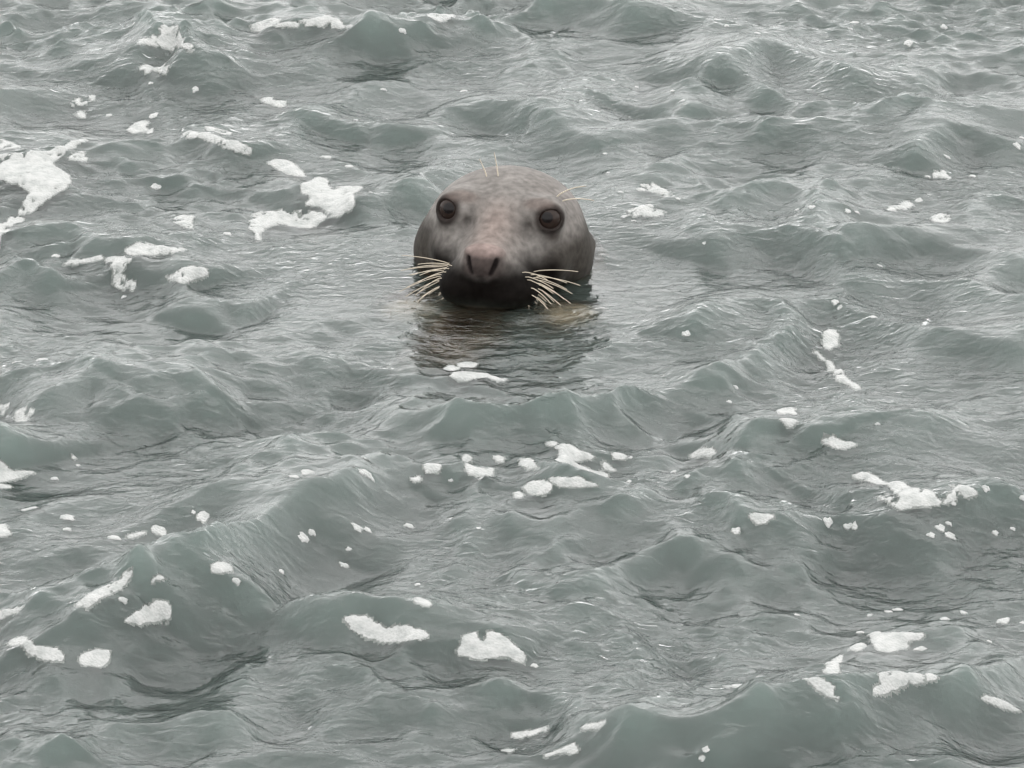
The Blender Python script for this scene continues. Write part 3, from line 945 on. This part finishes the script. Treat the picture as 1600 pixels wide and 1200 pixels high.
FP("long white foam roll on the crest in front of the shield shaped patch", [(1374, 1055), (1385, 1049), (1400, 1048), (1415, 1052), (1430, 1051), (1450, 1050), (1463, 1056), (1462, 1061), (1445, 1062), (1425, 1066), (1405, 1075), (1385, 1082), (1365, 1087), (1345, 1090), (1325, 1090), (1335, 1086), (1360, 1079), (1380, 1069), (1376, 1062)], .006, .2)
FP("faint lacy foam streak behind the end of the long foam roll", [(1255, 1074), (1275, 1073), (1295, 1078), (1312, 1084), (1305, 1089), (1290, 1087), (1270, 1080)], .004, .35)
FP("diagonal spindle shaped foam patch past the long foam roll", [(1534, 1092), (1545, 1087), (1560, 1091), (1575, 1098), (1595, 1110), (1580, 1109), (1560, 1104), (1545, 1098)], .006)
FP("thin foam dash with a thicker end near the faint lacy streak", [(1135, 1072), (1150, 1070), (1170, 1071), (1190, 1069), (1205, 1067), (1215, 1070), (1214, 1078), (1200, 1076), (1180, 1073), (1150, 1075)], .005, .2)
FP("lacy foam strip in front of the hat shaped foam patch", [(800, 1145), (825, 1143), (850, 1137), (850, 1142), (830, 1149), (805, 1151)], .004, .3)
FP("bone shaped foam patch in front of the lacy foam strip", [(850, 1180), (865, 1173), (880, 1168), (895, 1163), (901, 1172), (895, 1177), (880, 1176), (862, 1181), (852, 1184)], .005)
FP("little flat foam dash next to the bone shaped foam patch", [(783, 1172), (795, 1169), (806, 1172), (795, 1175)], .004)
FP("thin foam line at the edge of the lower wave crest", [(905, 1134), (920, 1133), (946, 1134), (935, 1137), (912, 1137)], .004)
FP("blunt foam arrow far behind the seal, alone on grey water", [(670, 42), (685, 33), (700, 28), (711, 27), (706, 35), (695, 41), (680, 44)], .006, .1)
FP("small open foam ring on the slope of a dark green wave", [(24, 645), (38, 637), (50, 643), (46, 652), (34, 660), (26, 655)], .005, .3)
FP("pale foam smear running up to the small open foam ring", [(-6, 632), (12, 632), (28, 634), (20, 640), (-6, 644)], .004, .2)

FP("curved froth ridge on the choppy water right behind the seal's shoulder", [(970, 337), (985, 326), (1003, 321), (1020, 326), (1040, 333), (1022, 338), (1000, 335), (985, 341)], .005, .4)
FP("arched froth ridge behind the curved one beside the seal's head", [(993, 299), (1008, 288), (1025, 287), (1040, 296), (1052, 308), (1040, 309), (1025, 300), (1008, 297)], .005, .4)
FP("slanting string of froth on ruffled green water", [(1388, 328), (1405, 320), (1420, 312), (1436, 309), (1442, 316), (1425, 323), (1405, 330)], .005, .4)
FP("bubbly froth clot behind the slanting string of froth", [(1448, 276), (1460, 267), (1476, 269), (1485, 277), (1470, 283), (1455, 282)], .006, .35)
FP("small round froth clot beside the slanting string of froth", [(1458, 341), (1470, 333), (1484, 338), (1481, 346), (1466, 347)], .005, .15)

# flecks: small lumpy domes that share three meshes
fleck_meshes = []
for t in range(4):
    nu, nr = 12, 4
    vs_, fs = [(0, 0, 1.0)], []
    rr_ = np.random.default_rng(40 + t)
    lob = 1 + 0.30 * np.interp(np.linspace(0, 12, nu, endpoint=False), np.arange(13), np.append(rr_.uniform(-1, 1, 12), 0))
    for j in range(1, nr + 1):
        a = j / nr
        for i in range(nu):
            w = 2 * math.pi * i / nu
            z = math.sqrt(max(0, 1 - a ** 2.2)) if j < nr else -0.5
            vs_.append((lob[i] * a * math.cos(w), lob[i] * a * math.sin(w), z + rr_.uniform(-.12, .12)))
    tri = [(0, 1 + i, 1 + (i + 1) % nu) for i in range(nu)]
    qd = [(1 + (j - 1) * nu + i, 1 + j * nu + i, 1 + j * nu + (i + 1) % nu, 1 + (j - 1) * nu + (i + 1) % nu) for j in range(1, nr) for i in range(nu)]
    me = bpy.data.meshes.new("foam_fleck")
    me.from_pydata(vs_, [], tri + qd); me.update()
    for p_ in me.polygons:
        p_.use_smooth = True
    me.materials.append(M_FOAM)
    fleck_meshes.append(me)


def flecks(label, group, pts):
    a = np.array([(p[0], p[1]) for p in pts], float)
    X, Y = lagrange(a[:, 0], a[:, 1])
    sp_ = np.full(X.shape, 0.0055)
    dx, dy, dz = waves(X, Y, sp_)
    e = 0.006
    zx = (waves(X + e, Y, sp_)[2] - waves(X - e, Y, sp_)[2]) / (2 * e)
    zy = (waves(X, Y + e, sp_)[2] - waves(X, Y - e, sp_)[2]) / (2 * e)
    for i, p in enumerate(pts):
        w = (p[2] if len(p) > 2 else R.uniform(7, 12)) / 1000.0 * 0.5
        o = bpy.data.objects.new("foam_fleck", R.choice(fleck_meshes))
        C.objects.link(o)
        o.location = (X[i] + dx[i], Y[i] + dy[i], dz[i])
        nrm = Vector((-zx[i], -zy[i], 1)).normalized()
        o.rotation_euler = (nrm.to_track_quat('Z', 'Y').to_matrix() @ Matrix.Rotation(R.uniform(-.25, .25) + (math.pi if R.random() < .5 else 0), 3, 'Z')).to_euler()
        o.scale = (w, w * R.uniform(.8, 1.5), min(w * .25, 0.0016))
        tag(o, label, "foam", group)


flecks("tiny white foam fleck on the grey water in front of the seal", "foam flecks in front of the seal",
       [(488, 829, 12), (558, 824, 14), (575, 828, 10), (640, 822, 12), (475, 840, 18), (545, 858, 8), (440, 893, 9), (537, 883, 12), (652, 913, 8), (705, 754, 7),
        (480, 738, 22), (460, 745, 16), (318, 808, 18), (750, 748, 6), (983, 752, 7), (748, 825, 7), (985, 715, 8), (835, 1040, 12), (575, 742, 16), (565, 738, 10),
        (1075, 745, 9), (1052, 737, 10), (1150, 830, 13), (1295, 826, 13), (1325, 818, 14), (1335, 822, 10), (1103, 1170, 10), (1097, 1184, 8)])
flecks("tiny white foam fleck near the shield shaped foam patch", "foam flecks near the shield shaped foam",
       [(1388, 955, 11), (1403, 952, 14), (1359, 961, 8), (1477, 967, 11), (1505, 957, 9), (1568, 970, 17), (1597, 973, 9), (1437, 1014, 13), (1344, 987, 10), (1546, 1002, 8), (1245, 960, 8)])
flecks("tiny white foam fleck near the spearhead shaped foam sheet", "foam flecks near the spearhead foam",
       [(1470, 825, 17), (1483, 818, 9), (1485, 837, 18), (1555, 832, 10), (1490, 788, 7), (1540, 764, 10), (1555, 763, 11), (1597, 778, 12), (1372, 662, 8), (1455, 836, 12), (1583, 826, 8)])
flecks("tiny white foam fleck near the pointed foam wedge", "foam flecks near the pointed foam wedge",
       [(115, 714, 10), (86, 748, 12), (45, 796, 20), (105, 808, 16), (105, 827, 10), (122, 727, 7), (27, 568, 15), (64, 566, 17), (250, 830, 20), (178, 840, 14), (193, 938, 13), (302, 800, 6), (370, 908, 12)])
flecks("tiny white foam fleck between the foam streaks and the grey seal's head", "foam flecks beside the seal",
       [(242, 292, 18), (556, 188, 9), (510, 245, 18), (545, 260, 14), (355, 365, 14), (193, 464, 8), (60, 270, 10), (430, 335, 9), (630, 47, 16), (600, 140, 10), (40, 357, 10), (250, 108, 12),
        (305, 140, 14), (235, 130, 10), (240, 180, 16), (170, 180, 12), (88, 400, 13), (580, 302, 6)])
flecks("tiny bright froth fleck on choppy water on the far side of the seal", "froth flecks on the far side of the seal",
       [(985, 330, 12), (1000, 325, 10), (1015, 322, 12), (975, 338, 9), (990, 345, 8), (1005, 290, 10), (1020, 296, 12), (1045, 308, 10), (1060, 312, 8), (970, 300, 7), (1030, 330, 8),
        (1465, 272, 16), (1450, 276, 10), (1482, 278, 12), (1245, 328, 11), (1270, 325, 12), (1325, 330, 12), (1340, 332, 9), (1400, 325, 12), (1420, 318, 13), (1435, 313, 12), (1470, 338, 13), (1482, 342, 8),
        (1520, 275, 11), (1590, 228, 14), (1597, 215, 10), (1305, 472, 13), (1365, 495, 9), (1072, 521, 12), (1312, 480, 8), (1120, 31, 18), (1183, 52, 12), (1135, 40, 9), (1335, 35, 16), (1330, 45, 8),
        (1420, 67, 16), (1475, 42, 12), (1480, 245, 10), (958, 125, 7), (1050, 142, 8), (1065, 158, 10), (995, 136, 7), (725, 142, 12), (1100, 380, 6), (950, 270, 7), (945, 240, 8), (1375, 415, 8), (1150, 605, 8), (1140, 628, 8)])
